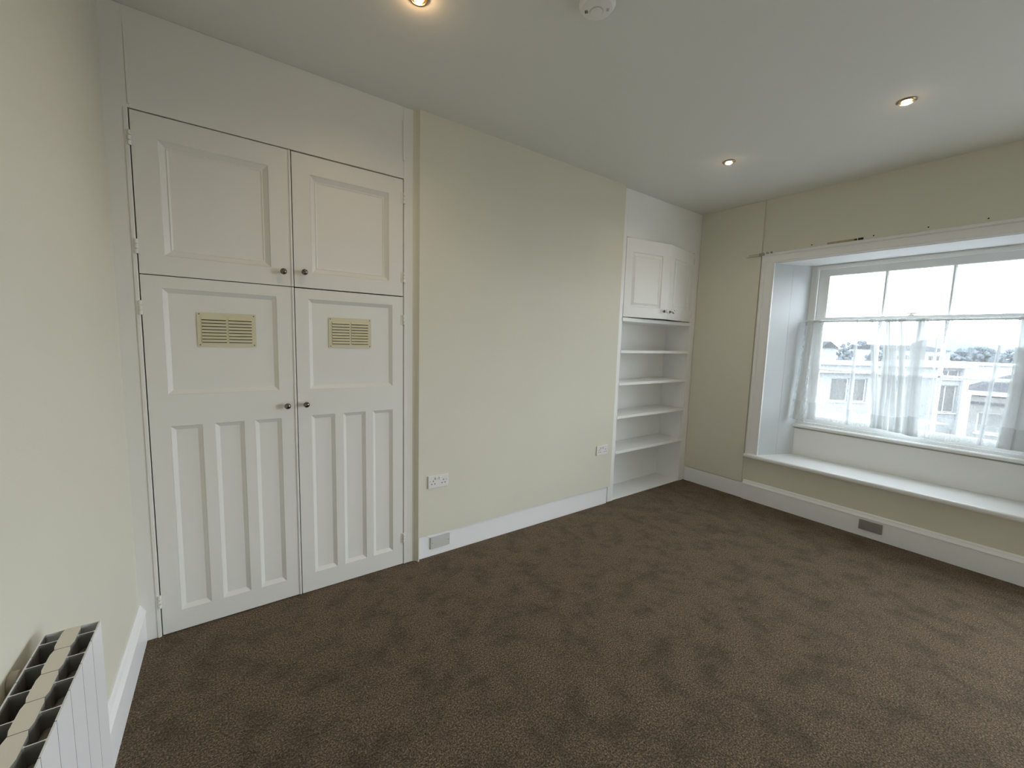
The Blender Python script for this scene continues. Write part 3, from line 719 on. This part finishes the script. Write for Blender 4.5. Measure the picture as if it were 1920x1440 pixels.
# low garage block to the right with a slate roof, its front square to the line of sight
G0 = 1826; AL = math.atan((G0-960)/776); DG = 22/math.cos(AL)
h2 = far_frame('garage_block', 22, 'low garage with dark slate roof and pale fascia right of the neighbour house', 'garage', U(G0, 22), GZ, -AL)
gx = lambda px: DG*math.tan(math.atan((px-960)/776)-AL)
zq = lambda py: Zp(py, 21.4)-GZ
facade(h2, (0, gx(2060), 0, zq(737)), [(gx(1842), gx(1906), zq(806), zq(766), 1)], M['ochre'], 5)
MB().box(-0.1, gx(2062), -0.18, 0.1, zq(734), zq(725)).build('fascia', M['render2'], h2)
MB().box(0.0, gx(2060), -0.12, 0.0, zq(751), zq(747)).build('ledge', M['slate'], h2)
m_ = MB(); xa, xb, xc = -0.15, gx(2062), gx(1935)
m_.add([(xa, -0.25, zq(725)), (xb, -0.25, zq(725)), (xb, 5.2, zq(725)), (xa, 5.2, zq(725)), (xc, 2.5, zq(684)), (xb, 2.5, zq(684))], [(0, 1, 5, 4), (3, 4, 5, 2), (0, 4, 3), (1, 2, 5), (0, 3, 2, 1)])
m_.build('roof', M['slate'], h2)
h3 = far_frame('white_hall', 48, 'long bright white building between the houses and the distant trees', 'building', U(1860, 48), GZ)
u2_ = U(1860, 48); zr = lambda py: Zp(py, 48)-GZ
facade(h3, (U(1800, 48)-u2_, U(1990, 48)-u2_, 0, zr(676)), [], M['render2'], 10)
MB().box(U(1798, 48)-u2_, U(1992, 48)-u2_, -0.4, 10.2, zr(677), zr(674)).build('roof', M['render2'], h3)
h4 = far_frame('pale_gable_house', 44, 'small hazy pale house at the left behind the parapet', 'house', U(1548, 44), GZ)
u3_ = U(1548, 44); zt = lambda py: Zp(py, 44)-GZ
m_ = MB().box(U(1533, 44)-u3_, U(1563, 44)-u3_, 0, 5, 0, zt(652)); m_.build('wall', M['render'], h4)
m_ = MB(); m_.prism([(U(1531, 44)-u3_, zt(652)), (U(1565, 44)-u3_, zt(652)), (0, zt(640))], -0.2, 5.2, 1); m_.build('roof', M['slate'], h4)
h5 = far_frame('long_terrace', 60, 'long low hazy terrace behind the neighbour house parapet', 'building', U(1725, 60), GZ)
u4_ = U(1725, 60); z5 = lambda py: Zp(py, 60)-GZ
facade(h5, (U(1668, 60)-u4_, U(1776, 60)-u4_, 0, z5(652)), [(U(a, 60)-u4_, U(a+8, 60)-u4_, z5(672), z5(662), 1) for a in range(1676, 1766, 15)], M['render'], 8)
m_ = MB(); m_.prism([(-0.3, z5(652)), (8.3, z5(652)), (4, z5(643))], U(1666, 60)-u4_, U(1778, 60)-u4_, 0); m_.build('roof', M['slate'], h5)

def tree(px, d, top, width, lab, seed):
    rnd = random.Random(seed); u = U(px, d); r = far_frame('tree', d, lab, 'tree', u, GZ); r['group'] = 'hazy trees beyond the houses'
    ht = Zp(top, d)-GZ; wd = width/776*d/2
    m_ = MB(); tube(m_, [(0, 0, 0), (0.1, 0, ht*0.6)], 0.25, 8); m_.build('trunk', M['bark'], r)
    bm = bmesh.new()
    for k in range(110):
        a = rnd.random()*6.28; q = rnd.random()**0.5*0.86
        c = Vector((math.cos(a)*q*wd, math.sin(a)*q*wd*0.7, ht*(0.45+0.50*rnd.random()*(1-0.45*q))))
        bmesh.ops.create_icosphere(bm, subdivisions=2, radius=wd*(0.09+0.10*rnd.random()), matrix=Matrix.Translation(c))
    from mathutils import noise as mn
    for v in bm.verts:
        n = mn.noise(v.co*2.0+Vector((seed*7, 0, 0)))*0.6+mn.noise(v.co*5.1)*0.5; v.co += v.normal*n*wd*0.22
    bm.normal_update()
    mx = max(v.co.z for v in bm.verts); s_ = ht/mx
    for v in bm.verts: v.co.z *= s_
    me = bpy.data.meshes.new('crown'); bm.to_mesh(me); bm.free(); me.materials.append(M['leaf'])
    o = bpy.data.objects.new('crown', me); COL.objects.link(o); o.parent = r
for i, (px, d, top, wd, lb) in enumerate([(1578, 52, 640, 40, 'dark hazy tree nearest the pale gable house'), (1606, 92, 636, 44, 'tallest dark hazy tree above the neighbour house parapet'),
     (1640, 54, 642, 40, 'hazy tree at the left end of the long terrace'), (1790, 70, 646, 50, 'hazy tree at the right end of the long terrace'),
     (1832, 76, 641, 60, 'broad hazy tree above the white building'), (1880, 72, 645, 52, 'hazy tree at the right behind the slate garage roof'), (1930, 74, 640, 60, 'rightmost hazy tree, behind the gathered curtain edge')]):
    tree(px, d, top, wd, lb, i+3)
# distant hills
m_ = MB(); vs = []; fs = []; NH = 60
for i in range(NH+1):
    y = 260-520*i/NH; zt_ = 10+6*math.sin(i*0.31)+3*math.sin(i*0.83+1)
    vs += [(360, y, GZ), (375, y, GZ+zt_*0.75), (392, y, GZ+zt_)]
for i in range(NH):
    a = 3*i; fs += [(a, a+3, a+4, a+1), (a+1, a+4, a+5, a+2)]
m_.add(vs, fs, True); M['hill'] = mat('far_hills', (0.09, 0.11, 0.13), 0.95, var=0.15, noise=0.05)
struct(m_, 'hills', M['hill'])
